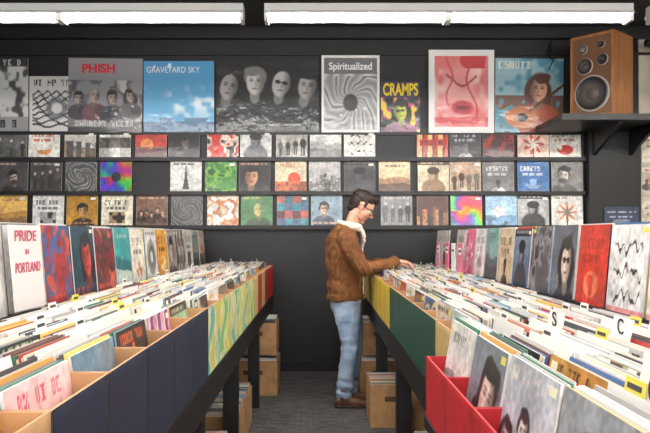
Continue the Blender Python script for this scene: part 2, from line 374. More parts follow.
for i in range(9): A.put((abs(A.v-(.1+.075*i)-.03*np.sin(A.u*(14+i*3)+i))<.018)&(A.u>.06)&(A.u<.94),(90,88,90) if i%3 else (40,40,42))
A.words(.08,.82,.92,.94,(60,58,60)); A.ell(.5,.42,.2,.2,(110,108,110),.8,.3); A.ell(.5,.42,.1,.1,(226,224,220),.9,.3)
poster('music_poster',29,76,84,131,A.done(),yo=.038)
A=Art(80,80,(130,128,132),3); mm=A.noise(5)*.5+A.noise(12)*.5; A.put(A.v,(158,156,160),.8); A.put(np.clip((mm-.5)*6,0,1)*(A.v<.7),(85,80,88)); A.put(np.clip((mm-.66)*9,0,1)*(A.v<.7),(190,188,188))
for i,(fu,fs) in enumerate(((.14,.085),(.36,.1),(.6,.095),(.84,.09))): A.face(fu,.46+.03*(i%2),fs,(176,156,148),(54,48,48),((76,72,80),(110,76,80),(56,58,68),(100,98,100))[i])
A.rect(0,0,1,.07,(70,68,70)); A.words(.1,.08,.9,.16,(215,212,212))
p=poster('music_poster',68,58,142,132,A.done(),yo=.056,tilt=-.012); add_text(p,'PHISH',WX(115)-WX(82),(WX(99),BY-.059,WZ(69)),RT,tRed,maxh=.095,bold=.004)
A=Art(74,74,(120,185,222),4); A.put(A.v,(60,145,205),.7); mm=A.noise(6)*.6+A.noise(13)*.4; A.put(np.clip((mm-.5)*5,0,1)*np.clip(1-abs(A.v-.4)*3,0,1),(232,242,248)); A.put(A.v<.14,(52,92,135)); A.put((A.v<.2)&(mm>.5),(80,120,155)); A.put((mm>.74)&(A.v>.4),(230,240,246))
p=poster('music_poster',143.5,61,214,132,A.done()); add_text(p,'GRAVEYARD SKY',WX(200)-WX(147),(WX(173),BY-.049,WZ(70)),RT,tW,maxh=.06)
A=Art(84,116,(20,19,21),5); A.put(A.noise(4),(54,52,54),.5)
for i,(cu,cv,g,st) in enumerate(((.12,.62,165,3),(.375,.68,205,0),(.63,.66,190,3),(.88,.62,175,0))): A.face(cu,cv,.2,(g,g-2,g-4),(120,118,116) if i==1 else (24,23,24),(24,23,25),st)
p=poster('music_poster',216.5,59,319,132,A.done()); add_text(p,'THE PARIS CONTINENTAL',.33,(WX(285),BY-.049,WZ(125)),RT,tW)
A=Art(76,58,(150,150,150),6); d=np.hypot(A.u-.5,(A.v-.35)); w=.5+.5*np.sin(np.arctan2(A.v-.4,A.u-.5)*9+d*22+A.noise(6)*4); A.put(w*(A.v<.8),(228,227,225)); A.put(np.clip(w*4-3.2,0,1)*(A.v<.75),(80,80,82)); A.rect(0,.78,1,1,(112,112,114)); A.ell(.5,.38,.14,.12,(60,60,62))
p=poster('framed_poster',324,58,377,130,A.done(),.025); add_text(p,'Spiritualized',WX(372)-WX(329),(WX(350.5),BY-.05,WZ(66.5)),RT,tW,maxh=.1,bold=.002)
A=Art(52,40,(60,80,50),7); mm=A.noise(5)*.5+A.noise(11)*.5; A.put(mm>.5,(200,60,140)); A.put(mm>.6,(225,200,60)); A.put(mm<.36,(30,30,32)); A.face(.5,.4,.2,(200,210,90),(30,30,30),(120,40,90)); A.rect(0,.68,1,1,(62,48,80))
p=poster('music_poster',381,81,420,132,A.done()); add_text(p,'CRAMPS',WX(418)-WX(383),(WX(400.5),BY-.049,WZ(90)),RT,tY,maxh=.13,bold=.003)
A=Art(84,66,(216,116,116),8); mm=A.noise(4)*.6+A.noise(9)*.4; A.put(np.clip((mm-.4)*4,0,1),(236,196,190)); A.ell(.5,.55,.3,.34,(230,160,155),.7,.5); A.ell(.52,.27,.2,.1,(176,34,44),.9,.4); A.ell(.52,.27,.12,.03,(100,14,24),.9,.5)
A.put((abs(A.u-.7-.1*np.sin(A.v*7))<.02),(190,50,60),.8); A.put((abs(A.v-.66-.08*np.sin(A.u*9))<.018)&(A.u>.2)&(A.u<.8),(140,40,55),.8); A.put((abs(A.u-.28-.06*np.sin(A.v*11))<.02)&(A.v>.3),(205,70,80),.8); A.put((A.v>.82)&(mm>.45),(196,60,70)); A.put((A.v<.14)&(mm>.4),(206,80,84))
poster('framed_poster',434.5,56,488,127,A.done(),.06)
A=Art(84,80,(80,140,162),9); mm=A.noise(5)*.5+A.noise(12)*.5; A.put(np.clip((mm-.45)*5,0,1),(150,185,195)); A.put((A.v<.5)&(mm>.5),(110,80,66)); A.face(.64,.58,.19,(224,170,142),(88,52,40),(165,85,60),1); A.ell(.4,.2,.26,.15,(185,110,66),1,.2); A.ell(.4,.2,.08,.06,(40,30,28),1,.3); A.put((abs((A.v-.22)-(A.u-.4)*.7)<.025)&(A.u>.5),(100,66,45)); A.words(.05,.86,.6,.96,(235,228,212))
poster('music_poster',495,58,563,132,A.done(),tilt=-.01)
m=MB(); m.tube([(WX(551),BY-.06,CH-.15),(WX(551),BY-.06,WZ(60))],[.006,.006],(30,30,30)); m.tube([(WX(551),BY-.07,WZ(44)),(WX(547),BY-.07,WZ(52)),(WX(553),BY-.07,WZ(60)),(WX(548),BY-.07,WZ(70))],[.006]*4); m.obj('hanging_wire_hook',[M_metal])

# ---------------------------------------------------------------- pillar, right wall area
SY=6.62; SF=6.30; zs=WZ(113.5,SF)
m=MB(); m.box(WX(586),WX(637),BY-.14,BY-.001,0.001,zs-.057); m.obj('wall_pillar',[M_black])
m=MB(); m.box(WX(640),XR-.001,BY-.02,BY-.001,0.12,WZ(34)); m.obj('wall_panel',[M_beige])
m=MB()
for j,py in enumerate((133,167,201)):
    for i in range(3):
        m.grid((WX(643+34*i),BY-.03,WZ(py+30)),(.31,0,0),(0,0,.3),art(['text','group','text'][(i+j)%3],30,(225,215,195),(150,90,60),(90,80,75),i+j*5),0)
        m.box(WX(643+34*i),WX(643+34*i)+.31,BY-.029,BY-.0205,WZ(py+30),WZ(py),(220,220,220),1)
m.obj('wall_record_display',[M_art,M_edge])
m=MB(); m.box(WX(600),WX(634),BY-.155,BY-.145,WZ(230),WZ(207),(50,60,80),1); m.grid((WX(600),BY-.156,WZ(230)),(WX(634)-WX(600),0,0),(0,0,.23),art('text',30,(50,62,84),(190,200,215),(90,110,150),77),0); m.obj('record_sleeve',[M_art,M_edge])
m=MB(); m.box(WX(562,SF),WX(672,SF),SF,BY-.075,zs-.055,zs)
for X in(2.74,3.1):
    m.hexa([(X,SF+.1,zs-.075),(X+.03,SF+.1,zs-.075),(X+.03,BY-.143,zs-.3),(X,BY-.143,zs-.3),(X,SF+.1,zs-.056),(X+.03,SF+.1,zs-.056),(X+.03,BY-.143,zs-.056),(X,BY-.143,zs-.056)],(0,0,0),0)
m.obj('speaker_shelf',[M_blackwood])
m=MB(); m.tube([(WX(634),BY-.3,CH-.25),(XR-.05,BY-.3,CH-.25)],[.035,.035]); m.tube([(3.40,BY-.05,CH-.05),(3.40,BY-.05,zs+.01)],[.03,.03]); m.tube([(3.5,BY-.5,CH-.02),(4.3,BY-.12,2.6)],[.03,.03]); m.obj('ceiling_pipes',[M_metal])
m=MB(); m.tube([(XL+.1,5.6,CH-.12),(XR-.1,5.6,CH-.12)],[.04,.04],seg=14); m.tube([(XL+.1,5.9,CH-.1),(XR-.1,5.9,CH-.1)],[.02,.02]); m.obj('conduit_pipes',[M_metal])

sp=MB(); a=math.radians(48); Wd,Dp,Hh=.42,.39,.77
zb=zs+.001; scx,scy=WX(601.5,SY),SY
def R(P):
    ca,sa=math.cos(-a),math.sin(-a)
    return [(scx+p[0]*ca-p[1]*sa,scy+p[0]*sa+p[1]*ca,zb+p[2]) for p in P]
def sbox(x0,x1,y0,y1,z0,z1,col,mi):
    P=[(x0,y0,z0),(x1,y0,z0),(x1,y1,z0),(x0,y1,z0),(x0,y0,z1),(x1,y0,z1),(x1,y1,z1),(x0,y1,z1)]
    sp.hexa(R([(p[0],p[1]-Dp/2,p[2]) for p in P]),col,mi)
w2=Wd/2; k0=(0,0,0)
sbox(-w2,w2,.02,Dp,0,Hh,k0,0)
sbox(-w2,w2,0,.02,0,.025,k0,0); sbox(-w2,w2,0,.02,Hh-.025,Hh,k0,0); sbox(-w2,-w2+.025,0,.02,.025,Hh-.025,k0,0); sbox(w2-.025,w2,0,.02,.025,Hh-.025,k0,0)
sbox(-w2+.025,w2-.025,.012,.02,.025,Hh-.025,(120,84,58),1)
def driver(cx,cz,r,cone):
    prof=[(r*1.12,.012),(r*1.12,.002),(r,.0),(r*.94,-.004),(r*.86,.004),(r*.4,.0115),(r*.33,.004),(r*.15,-.006),(0.001,-.008)]
    V=[];sg=32
    for pr,py in prof:
        for k in range(sg): t=2*math.pi*k/sg; V.append((cx+pr*math.cos(t),py-Dp/2,cz+pr*math.sin(t)))
    base=len(sp.v); sp.v+=R(V)
    for i,(pr,py) in enumerate(prof): sp.c+=[(200,190,180) if i<2 else ((40,38,38) if i<5 else cone)]*sg
    for i in range(len(prof)-1):
        for k in range(sg): k2=(k+1)%sg; sp.f.append(tuple(base+q for q in (i*sg+k,i*sg+k2,(i+1)*sg+k2,(i+1)*sg+k))); sp.m.append(1)
driver(.0,.22,.15,(85,75,70)); driver(-.07,.48,.07,(95,85,80)); driver(.1,.52,.048,(60,55,52)); driver(-.09,.64,.04,(150,145,140)); driver(.09,.66,.03,(60,55,52))
sp.obj('wooden_speaker',[M_wood,M_edge],smooth=False)

# ---------------------------------------------------------------- fluorescent fixtures
def fixture(x0,x1,y,z):
    e=MB()
    e.box(x0,x1,y-.055,y+.055,z+.03,z+.075,(0,0,0),0)
    for q in(-1,1): e.hexa([(x0,y+q*.055-.002,z+.03),(x1,y+q*.055-.002,z+.03),(x1,y+q*.055+.002,z+.03),(x0,y+q*.055+.002,z+.03),(x0,y+q*.075-.002,z+.005),(x1,y+q*.075-.002,z+.005),(x1,y+q*.075+.002,z+.005),(x0,y+q*.075+.002,z+.005)],(0,0,0),0)
    L=(x1-x0)/2
    for i in range(2):
        a0=x0+L*i+.012; a1=x0+L*(i+1)-.012; V=[];Fc=[];sg=10
        for xx in(a0,a1):
            for k in range(sg+1):
                t=math.pi*k/sg; V.append((xx,y-.05*math.cos(t),z+.03-.065*math.sin(t)))
        for k in range(sg): Fc.append((k,k+1,sg+1+k+1,sg+1+k))
        Fc.append(tuple(range(sg+1))[::-1]); Fc.append(tuple(range(sg+1,2*sg+2)))
        e.raw(V,Fc,mi=1)
        for xx in(a0,a1): e.box(xx-.012,xx+.012,y-.056,y+.056,z-.038,z+.031,(0,0,0),0)
    for xx in(x0+.4,x1-.4): e.tube([(xx,y,z+.07),(xx,y,CH-.001)],[.006,.006],mi=2)
    e.obj('fluorescent_light_fixture',[M_white,M_glow,M_metal])
FZ=WZ(17,4.66)
for y in(4.66,2.1,-.5,-2.6):  # first row is in view; the rest are unseen, added to light the room
    for x0 in(-2.93,-.36,2.2): fixture(x0,x0+2.43 if x0<2 else x0+2.2,y,FZ)

# ---------------------------------------------------------------- counters
T0=.81; T1=1.085
def counter(s,x0,xm,x1,ya,yb,nose=None):
    m=MB()
    m.box(s*x0,s*x1,ya,yb,T0-.04,T0-.001)
    m.box(s*(x0+.01),s*(x0+.03),ya,yb,T0-.15,T0-.04)
    m.box(s*xm,s*x1,ya,yb,T0-.001,T1)
    m.box(s*(x1-.03),s*x1,ya,yb,.15,T0-.04)
    for y in(.5,1.75,2.9,4.15,5.6,6.8):
        m.box(s*(x0+.03),s*(x0+.12),y,y+.06,.001,T0-.04); m.box(s*(x1-.12),s*(x1-.03),y,y+.06,.001,T0-.04); m.box(s*(x0+.12),s*(x1-.12),y+.01,y+.05,.55,.62)
    if nose: m.box(s*nose[0],s*(x0),nose[1],nose[2],T0-.04,T0-.001); m.box(s*(nose[0]+.01),s*(nose[0]+.03),nose[1],nose[2],T0-.15,T0-.04)
    return m.obj('record_counter',[M_blackwood])
counter(-1,.45,1.07,1.6,.45,7.0)
counter(1,.43,1.08,1.6,.45,6.95,nose=(.34,.45,2.26))

EDGE=[(232,230,226)]*7+[(212,209,204)]*6+[(186,184,182)]*4+[(226,214,190)]*4+[(120,118,118),(60,58,60),(40,40,42),(180,56,48),(66,104,160),(210,155,80),(110,70,60),(60,120,96),(170,168,166),(205,120,90),(150,180,200),(90,88,92),(226,200,110)]
def record_box(name,s,xf,y0,y1,z0,wallh,depth,boxcol,gap=.03,seed=0,lean=9,n=30,pattern=None,side_kraft=True,Hs=.315,first=None,tags=True,divs=True,every=(7,15),gg=(.008,.03)):
    rr=np.random.RandomState(seed); m=MB(); t=.006
    xb=xf-s*depth; kraft=(186,142,98) if side_kraft else boxcol
    z0=z0+.001
    m.box(xf,xb,y0,y1,z0,z0+t,kraft,1)
    m.box(xf,xf-s*t,y0,y1,z0+t,z0+wallh,kraft,1); m.box(xb,xb+s*t,y0,y1,z0+t,z0+wallh,kraft,1)
    m.box(xf-s*t,xb+s*t,y0,y0+t,z0+t,z0+wallh,kraft,1); m.box(xf-s*t,xb+s*t,y1-t,y1,z0+t,z0+wallh,kraft,1)
    ya,yb=(y0,y1) if s>0 else (y1,y0)
    if pattern is None:
        im=np.ones((12,12,3))*np.array(boxcol,float); im*=1+.1*(rr.rand(12,12,1)-.5); im[:,0]*=.85; im[:,-1]*=.85; im[-1]=np.minimum(im[-1]*1.1+8,255)
    else: im=pattern
    m.grid((xf+s*.001,ya,z0),(0,yb-ya,0),(0,0,wallh),im,1)
    m.box(xf-s*.0,xb,y0-.001,y0,z0,z0+wallh-.002,boxcol,1)
    cy=(y0+y1)/2; x=xf-s*(t+gap+.006)
    W_=min(.322,(y1-y0)-.014); k=0; nxt=0
    lmax=lean; lcur=lean-(4 if divs else 0); end=depth-.022-math.sin(math.radians(lmax))*Hs
    def setl(d):
        l=math.radians(d); return l,(s*math.cos(l),0,math.sin(l)),np.array((-s*math.sin(l),0,math.cos(l)))
    l,nn,hd=setl(lcur)
    while abs(xf-x)<end:
        th=rr.uniform(.003,.0075); H=Hs-rr.uniform(0,.014); jy=rr.uniform(-.005,.005); w=W_-rr.uniform(0,.009)
        ya=cy-w/2+jy; yb=cy+w/2+jy
        ya=max(ya,y0+.007); yb=min(yb,y1-.007)
        col=EDGE[rr.randint(len(EDGE))]
        z=z0+.008
        if k>=nxt and k>0 and divs and rr.rand()<.65:
            c=(240,238,232)
            m.slab((x,ya,z),(0,yb-ya,0),hd*(Hs+.004),nn,.002,c,1)
            if rr.rand()<.7:
                ty=ya+rr.uniform(0,.22); c=(240,238,232) if rr.rand()<.7 else (232,214,84)
                m.slab(np.array((x,ty,z))+hd*(Hs+.004),(0,.07,0),hd*.025,nn,.002,c,1)
                m.slab(np.array((x+s*.001,ty+.01,z))+hd*(Hs+.011),(0,.05,0),hd*.009,nn,.001,(60,58,58),1)
            x-=s*.006
        m.slab((x,ya,z),(0,yb-ya,0),hd*H,nn,th,col,1)
        if k>=nxt:
            im=first if (k==0 and first is not None) else rart(n,rr,seed*31+k)
            o=(x+s*.001,ya if s>0 else yb,z)
            m.grid(o,(0,(yb-ya)*s,0),hd*H,im,0)
            if tags and rr.rand()<.6:
                yy=(ya+.01) if rr.rand()<.5 else yb-.05
                m.slab(np.array((x+s*.002,yy,z))+hd*(H-.03),(0,.036,0),hd*.018,nn,.0008,(240,236,200) if rr.rand()<.6 else (236,220,90),1)
            nxt=k+rr.randint(*every)
        x-=s*(th/math.cos(l)+rr.uniform(.0005,.0035)); k+=1
        if k>=nxt:
            x-=s*rr.uniform(*gg)
            if divs:
                # next group may lean further back, or stand straighter if pushed away
                nl=rr.uniform(lmax-5,lmax)
                if nl<lcur: x-=s*(math.tan(math.radians(lcur))-math.tan(math.radians(nl)))*Hs
                lcur=nl; l,nn,hd=setl(lcur)
    return m.obj(name,[M_art,M_edge])

def patt(seed,c0,c1,c2):
    A=Art(44,40,c0,seed); w=np.sin(A.u*7+np.sin(A.v*6)*1.8+seed); A.put(w>.1,c1); A.put(abs(w-.1)<.2,c2); A.put((A.noise(5)>.62),c2,.6); return A.done()
NAVY=(36,41,60); GREEN=(24,72,58)
P=.336; y=.52; i=0
while y+P<6.95:
    zc=y
    if zc<1.0: col=(186,146,102);pt=None
    elif zc<2.6: col=NAVY;pt=None
    elif zc<4.7: col=(200,205,110);pt=patt(i,(214,206,106),(110,180,165),(236,228,190)) if i%2 else patt(i,(140,196,120),(226,214,100),(242,236,205))
    elif zc<5.8: col=(206,186,120) if i%2 else (186,60,50); pt=None
    else: col=(196,44,40);pt=None
    near=y<2.7
    record_box('record_box',1,-.455,y,y+P-.006,T0,.28,.612,col,gap=.03 if near else .02,seed=100+i,lean=13 if near else 9,n=56 if y<2 else (40 if near else 20),pattern=pt,gg=(.01,.035) if near else (.005,.02))
    y+=P; i+=1
y=2.28; i=0
while y+P<6.95:
    if y<2.5: col=(205,172,110)
    elif y<4.15: col=GREEN
    elif y<5.2: col=(222,186,60)
    else: col=(216,190,90)
    record_box('record_box',-1,.435,y,y+P-.006,T0,.262,.642,col,gap=.025,seed=200+i,lean=9,n=32 if y<3.5 else 18,Hs=.305,gg=(.005,.02))
    y+=P; i+=1
y=.56;i=0; nearbins=[]
REDF=[('group',(196,200,208),(225,215,205),(90,96,110)),('face',(190,196,205),(214,180,160),(96,84,84)),('group',(205,206,212),(226,214,204),(96,100,120)),('face',(150,160,175),(222,196,180),(86,84,92)),('land',(222,220,214),(160,170,170),(120,110,100))]
while y+P<2.27:
    k,bg,c1,c2=REDF[i%5]
    nearbins.append(record_box('red_record_bin',-1,.345,y,y+P-.002,T0,.19,.73,(190,30,38),gap=.02,seed=300+i,lean=14,n=66,side_kraft=False,first=art(k,80,bg,c1,c2,900+i),gg=(.015,.05),every=(6,14)))
    y+=P+.003; i+=1

LCOV=[('text',(200,196,190),(90,90,90),(150,60,60)),('text',(214,210,206),(120,118,118),(160,158,156)),('text',(222,218,214),(150,150,154),(190,188,186)),('script',(220,218,216),(150,150,154),(190,188,186)),
 ('blob',(160,54,58),(60,96,150),(200,80,60)),('face',(40,80,96),(190,70,56),(40,60,80)),('blob',(130,44,42),(70,54,60),(200,90,70)),('land',(60,150,150),(40,110,115),(190,205,195)),
 ('text',(228,220,204),(110,100,90),(180,120,80)),('ring',(215,212,208),(150,148,146),(110,108,106)),('text',(224,158,60),(60,50,40),(235,215,160)),('face',(180,175,170),(215,190,170),(80,70,66)),
 ('grid',(206,200,192),(150,130,115),(110,100,95)),('text',(220,216,210),(110,108,104),(160,100,80)),('land',(140,150,150),(100,110,110),(70,80,80)),('sun',(200,190,180),(120,110,100),(210,120,80))]
RCOV=[('script',(232,222,218),(40,36,38),(228,150,150)),('script',(232,222,218),(40,36,38),(228,150,150)),('script',(234,228,224),(40,36,38),(228,160,155)),('script',(230,226,224),(36,34,36),(226,150,150)),
 ('text',(206,54,38),(150,30,26),(230,120,80)),('face',(120,128,142),(210,190,176),(50,54,64)),('blob',(84,80,88),(140,138,142),(55,52,56)),('bust',(80,104,140),(180,175,175),(44,54,70)),('text',(205,184,150),(90,70,60),(130,60,50)),
 ('land',(120,156,150),(80,105,105),(60,70,72)),('text',(228,226,222),(110,108,108),(170,168,166)),('flower',(232,120,156),(236,230,215),(190,70,110)),('text',(216,210,200),(100,96,92),(170,100,60)),('face',(130,126,124),(205,190,180),(60,58,58)),('text',(222,216,206),(100,96,92),(190,80,60))]
y=1.5;i=0
while y+P<6.95:
    k,bg,c1,c2=LCOV[i%len(LCOV)]
    record_box('record_bin',1,-1.085,y,y+P-.004,T1,.02,.48,(40,39,40),gap=.012,seed=400+i,lean=5,n=48,side_kraft=False,first=art(k,50,bg,c1,c2,500+i),divs=False,Hs=.345)
    y+=P; i+=1
y=1.4;i=0
while y+P<6.95:
    k,bg,c1,c2=RCOV[i%len(RCOV)]
    record_box('record_bin',-1,1.095,y,y+P-.004,T1,.02,.48,(40,39,40),gap=.012,seed=600+i,lean=5,n=56,side_kraft=False,first=art(k,60,bg,c1,c2,700+i),divs=False,Hs=.345)
    y+=P; i+=1

sgn=MB(); l=math.radians(5); ys=2.46; zb_=1.118
sgn.slab((-1.066,ys,zb_),(0,.27,0),(-math.sin(l)*.31,0,math.cos(l)*.31),(math.cos(l),0,math.sin(l)),.004,(232,224,222),0)
so=sgn.obj('pride_sign',[M_edge])
tp=T((196,90,112))
for j,(s_,w_,h_) in enumerate((('PRIDE',.19,.04),('IN',.03,.02),('PORTLAND',.22,.038))):
    zz=1.385-.058*j; add_text(so,s_,w_,(-1.0635-(zz-zb_)*math.tan(l),ys+.135,zz),(math.pi/2,0,math.pi/2),tp,maxh=h_,bold=.001)
for j,(ch,xx,yy) in enumerate((('C',.72,1.84),('D',.80,1.80),('K',.70,1.5),('T',.53,1.25),('O',.44,1.07),('S',.60,2.0),('M',.95,1.98))):
    c=MB(); l=math.radians(13); z=T0+.01
    c.slab((xx,yy-.06,z),(0,.12,0),(math.sin(l)*.362,0,math.cos(l)*.362),(-math.cos(l),0,math.sin(l)),.002,(240,238,232),0)
    co=c.obj('letter_card_%d'%j,[M_edge],parent=nearbins[0])
    add_text(co,ch,.036,(xx+math.sin(l)*.336-.0035,yy,z+math.cos(l)*.336),(math.pi/2,0,-math.pi/2),tBk,maxh=.042,bold=.001)
for j,(yy,c_) in enumerate(((4.85,(232,110,150)),(5.1,(240,238,236)),(5.35,(232,110,150)),(5.75,(240,150,175)))):
    c=MB(); X=.99
    c.box(X,X+.004,yy,yy+.14,1.135,1.33,c_,0); c.box(X-.001,X,yy+.02,yy+.12,1.25,1.30,(245,242,240),0); c.box(X-.0015,X-.001,yy+.03,yy+.11,1.268,1.284,(60,50,54),0)
    c.box(X-.01,X+.012,yy,yy+.14,1.130,1.134,c_,0); c.obj('genre_card',[M_edge])

# ---------------------------------------------------------------- boxes under the counters
def floor_box(x0,x1,y0,y1,h,seed,z=0.001,recs=True,name='cardboard_box_of_records'):
    rr=np.random.RandomState(seed); m=MB(); t=.006; k=(196,152,106)
    m.box(x0,x1,y0,y1,z,z+t,k,0)
    m.box(x0,x0+t,y0,y1,z+t,z+h,k,0);m.box(x1-t,x1,y0,y1,z+t,z+h,k,0);m.box(x0+t,x1-t,y0,y0+t,z+t,z+h,k,0);m.box(x0+t,x1-t,y1-t,y1,z+t,z+h,k,0)
    m.box(x0+.3*(x1-x0),x0+.7*(x1-x0),y0-.001,y0,z+h*.6,z+h*.72,(90,66,46),1)
    y=y0+.02
    while recs and y<y1-.02:
        th=rr.uniform(.003,.007); H=min(.315,h+.03)-rr.uniform(0,.01); c=EDGE[rr.randint(len(EDGE))]
        m.box(x0+.012,x1-.012,y,y+th,z+t+.001,z+H,c,1); y+=th+.001
    m.obj(name,[M_kraft,M_edge])
floor_box(-.78,-.36,6.05,6.5,.30,1); floor_box(-.77,-.37,6.08,6.48,.28,2,z=.345)
floor_box(.37,.72,5.05,5.5,.31,3); floor_box(.36,.70,6.05,6.5,.30,4); floor_box(.38,.7,6.08,6.45,.28,5,z=.345)
floor_box(.56,.92,4.3,4.66,.33,6,recs=False)
for q,yy in enumerate((3.02,3.5,4.3,4.8)): floor_box(-.86,-.50,yy,yy+.42,.27,20+q)
for q,yy in enumerate((3.02,3.5)): floor_box(.52,.88,yy,yy+.42,.27,30+q)

# ---------------------------------------------------------------- man
man=empty('man'); OX,OY=.26,5.74
man.location=(OX,OY,0)
def build(name,parts,mats,voxel,smooth=2,disp=None,matfn=None):
    V=[];Fc=[]
    for v,f in parts:
        b=len(V); V+=v; Fc+=[tuple(b+i for i in q) for q in f]
    me=bpy.data.meshes.new(name); me.from_pydata(V,[],Fc)
    ob=bpy.data.objects.new(name,me); scene.collection.objects.link(ob)
    import bmesh
    bm=bmesh.new(); bm.from_mesh(me)
    bmesh.ops.recalc_face_normals(bm,faces=bm.faces); bm.to_mesh(me); bm.free()
    r=ob.modifiers.new('r','REMESH'); r.mode='VOXEL'; r.voxel_size=voxel
    sm=ob.modifiers.new('s','SMOOTH'); sm.iterations=smooth; sm.factor=.5
    dg=bpy.context.evaluated_depsgraph_get(); dg.update()
    me2=bpy.data.meshes.new_from_object(ob.evaluated_get(dg)); ob.modifiers.clear(); ob.data=me2
    me2.materials.clear()
    for mm_ in mats: me2.materials.append(mm_)
    if disp:
        nr=[v.normal.copy() for v in me2.vertices]
        for v,n_ in zip(me2.vertices,nr): v.co+=n_*disp(v.co)
    for p_ in me2.polygons:
        p_.use_smooth=True
        p_.material_index=matfn(p_.center) if matfn else 0
    ob.parent=man; return ob
M_skin=mat('skin',(216,160,134),.5,noise=.04,nscale=30)
M_stub=mat('stubble',(192,140,114),.65,noise=.08,nscale=200)
M_lip=mat('lips',(176,104,94),.45)
M_hair=mat('brown_hair',(28,20,16),.55,col2=(50,35,28),nscale=60,bump=.6,bscale=90)
M_cord=mat('corduroy',(106,64,32),.9,col2=(144,92,48),nscale=14,bump=.6,bscale=80,stretch=(1,1,.5),wale=34)
M_sherpa=mat('sherpa_fleece',(226,216,200),.95,bump=1,bscale=110,noise=.06,nscale=60)
M_shirt=mat('grey_shirt',(120,118,122),.9)
M_jean=mat('denim',(126,150,182),.9,col2=(172,190,212),nscale=7,bump=.3,bscale=150)
M_boot=mat('brown_leather_boot',(98,64,44),.5,noise=.15,nscale=20)
M_sole=mat('boot_sole',(50,38,32),.7)
def fold(sc,am,zs=1):
    def f(c):
        return am*(mnoise.noise(Vector((c.x*sc,c.y*sc,c.z*sc*zs)))+.5*mnoise.noise(Vector((c.x*sc*2.3+5,c.y*sc*2.3,c.z*sc*2.3*zs))))
    return f
tor=loft([(-.045,0,.865),(-.045,0,.95),(-.045,0,1.06),(-.06,0,1.2),(-.066,0,1.31),(-.048,0,1.395),(-.02,0,1.45),(0,0,1.485)],
 [(.15,.185),(.148,.182),(.145,.18),(.148,.2),(.142,.212),(.118,.195),(.085,.125),(.066,.08)],ref=(1,0,0),seg=32,round_ends=False)
sh=[(-.05,-.175,1.385),(-.03,-.225,1.34),(.03,-.262,1.225),(.095,-.262,1.13),(.20,-.235,1.138),(.345,-.165,1.17)]
shr=[.07,.078,.068,.062,.052,.042]
armR=loft(sh,shr,ref=(0,1,0),seg=20)
sl=[(-.05,.175,1.385),(-.03,.225,1.34),(.05,.258,1.225),(.13,.25,1.14),(.23,.20,1.14),(.375,.10,1.168)]
armL=loft(sl,shr,ref=(0,1,0),seg=20)
hem=loft([(-.045,0,.86),(-.045,0,.905)],[(.156,.19),(.156,.19)],ref=(1,0,0),seg=32,steps=1,round_ends=False)
cuffR=loft([(.305,-.185,1.161),(.35,-.163,1.172)],[.048,.048],steps=1,round_ends=False)
cuffL=loft([(.335,.125,1.16),(.38,.098,1.17)],[.048,.048],steps=1,round_ends=False)
def jd(c):
    f=fold(9,.012,1.4)(c)
    e=math.exp(-((c.x-.1)**2+(c.z-1.13)**2)/.006)*.006*math.sin(c.x*150+c.z*90)
    e+=.004*math.sin(c.z*55+c.x*40+c.y*20)*math.exp(-((c.z-1.0)/.1)**2)
    return f+e
jacket=build('corduroy_jacket',[tor,armR,armL,hem,cuffR,cuffL],[M_cord],.0075,3,jd)
cp=[]
for k in range(13):
    t=-math.pi*.80+2*math.pi*.80*k/12
    cp.append((-.005-.088*math.cos(t)*1.0,.088*math.sin(t),1.478-.016*(1-math.cos(t))))
collar=loft(cp,[(.032,.03)]*13,ref=(0,0,1),seg=16,steps=2)
lap=[loft([(.065,sy*.045,1.455),(.10,sy*.05,1.40),(.108,sy*.045,1.33)],[(.03,.02),(.028,.016),(.014,.01)],ref=(0,1,0)) for sy in(-1,1)]
lap+=[loft([(.102,sy*.04,1.33),(.086,sy*.035,1.2),(.098,sy*.035,1.05),(.105,sy*.04,.87)],[.007]*4) for sy in(-1,1)]
build('sherpa_collar',[collar]+lap,[M_sherpa],.005,1,fold(60,.006))
build('shirt',[loft([(.065,0,1.46),(.09,0,1.38),(.086,0,1.2),(.095,0,1.05),(.1,0,.9)],[(.025,.05),(.022,.05),(.014,.04),(.014,.04),(.014,.04)],ref=(1,0,0))],[M_shirt],.006)
hip=loft([(-.04,0,.95),(-.045,0,.88),(-.045,0,.80)],[(.122,.158),(.128,.165),(.115,.155)],ref=(1,0,0),seg=28)
legR=loft([(-.035,-.085,.87),(-.03,-.09,.74),(-.012,-.092,.5),(-.04,-.095,.28),(-.06,-.098,.09)],[(.115,.09),(.105,.086),(.07,.068),(.066,.06),(.062,.056)],ref=(1,0,0),seg=24)
legL=loft([(-.03,.085,.87),(-.005,.09,.74),(.035,.095,.5),(.015,.1,.28),(.0,.105,.09)],[(.115,.09),(.105,.086),(.07,.068),(.066,.06),(.062,.056)],ref=(1,0,0),seg=24)
def jn(c):
    f=fold(13,.007,1.2)(c)
    f+=.006*math.sin(c.z*85+c.x*20)*math.exp(-((c.z-.16)/.08)**2)+.004*math.sin(c.z*70)*math.exp(-((c.z-.5)/.07)**2)
    return f
build('jeans',[hip,legR,legL],[M_jean],.008,3,jn)
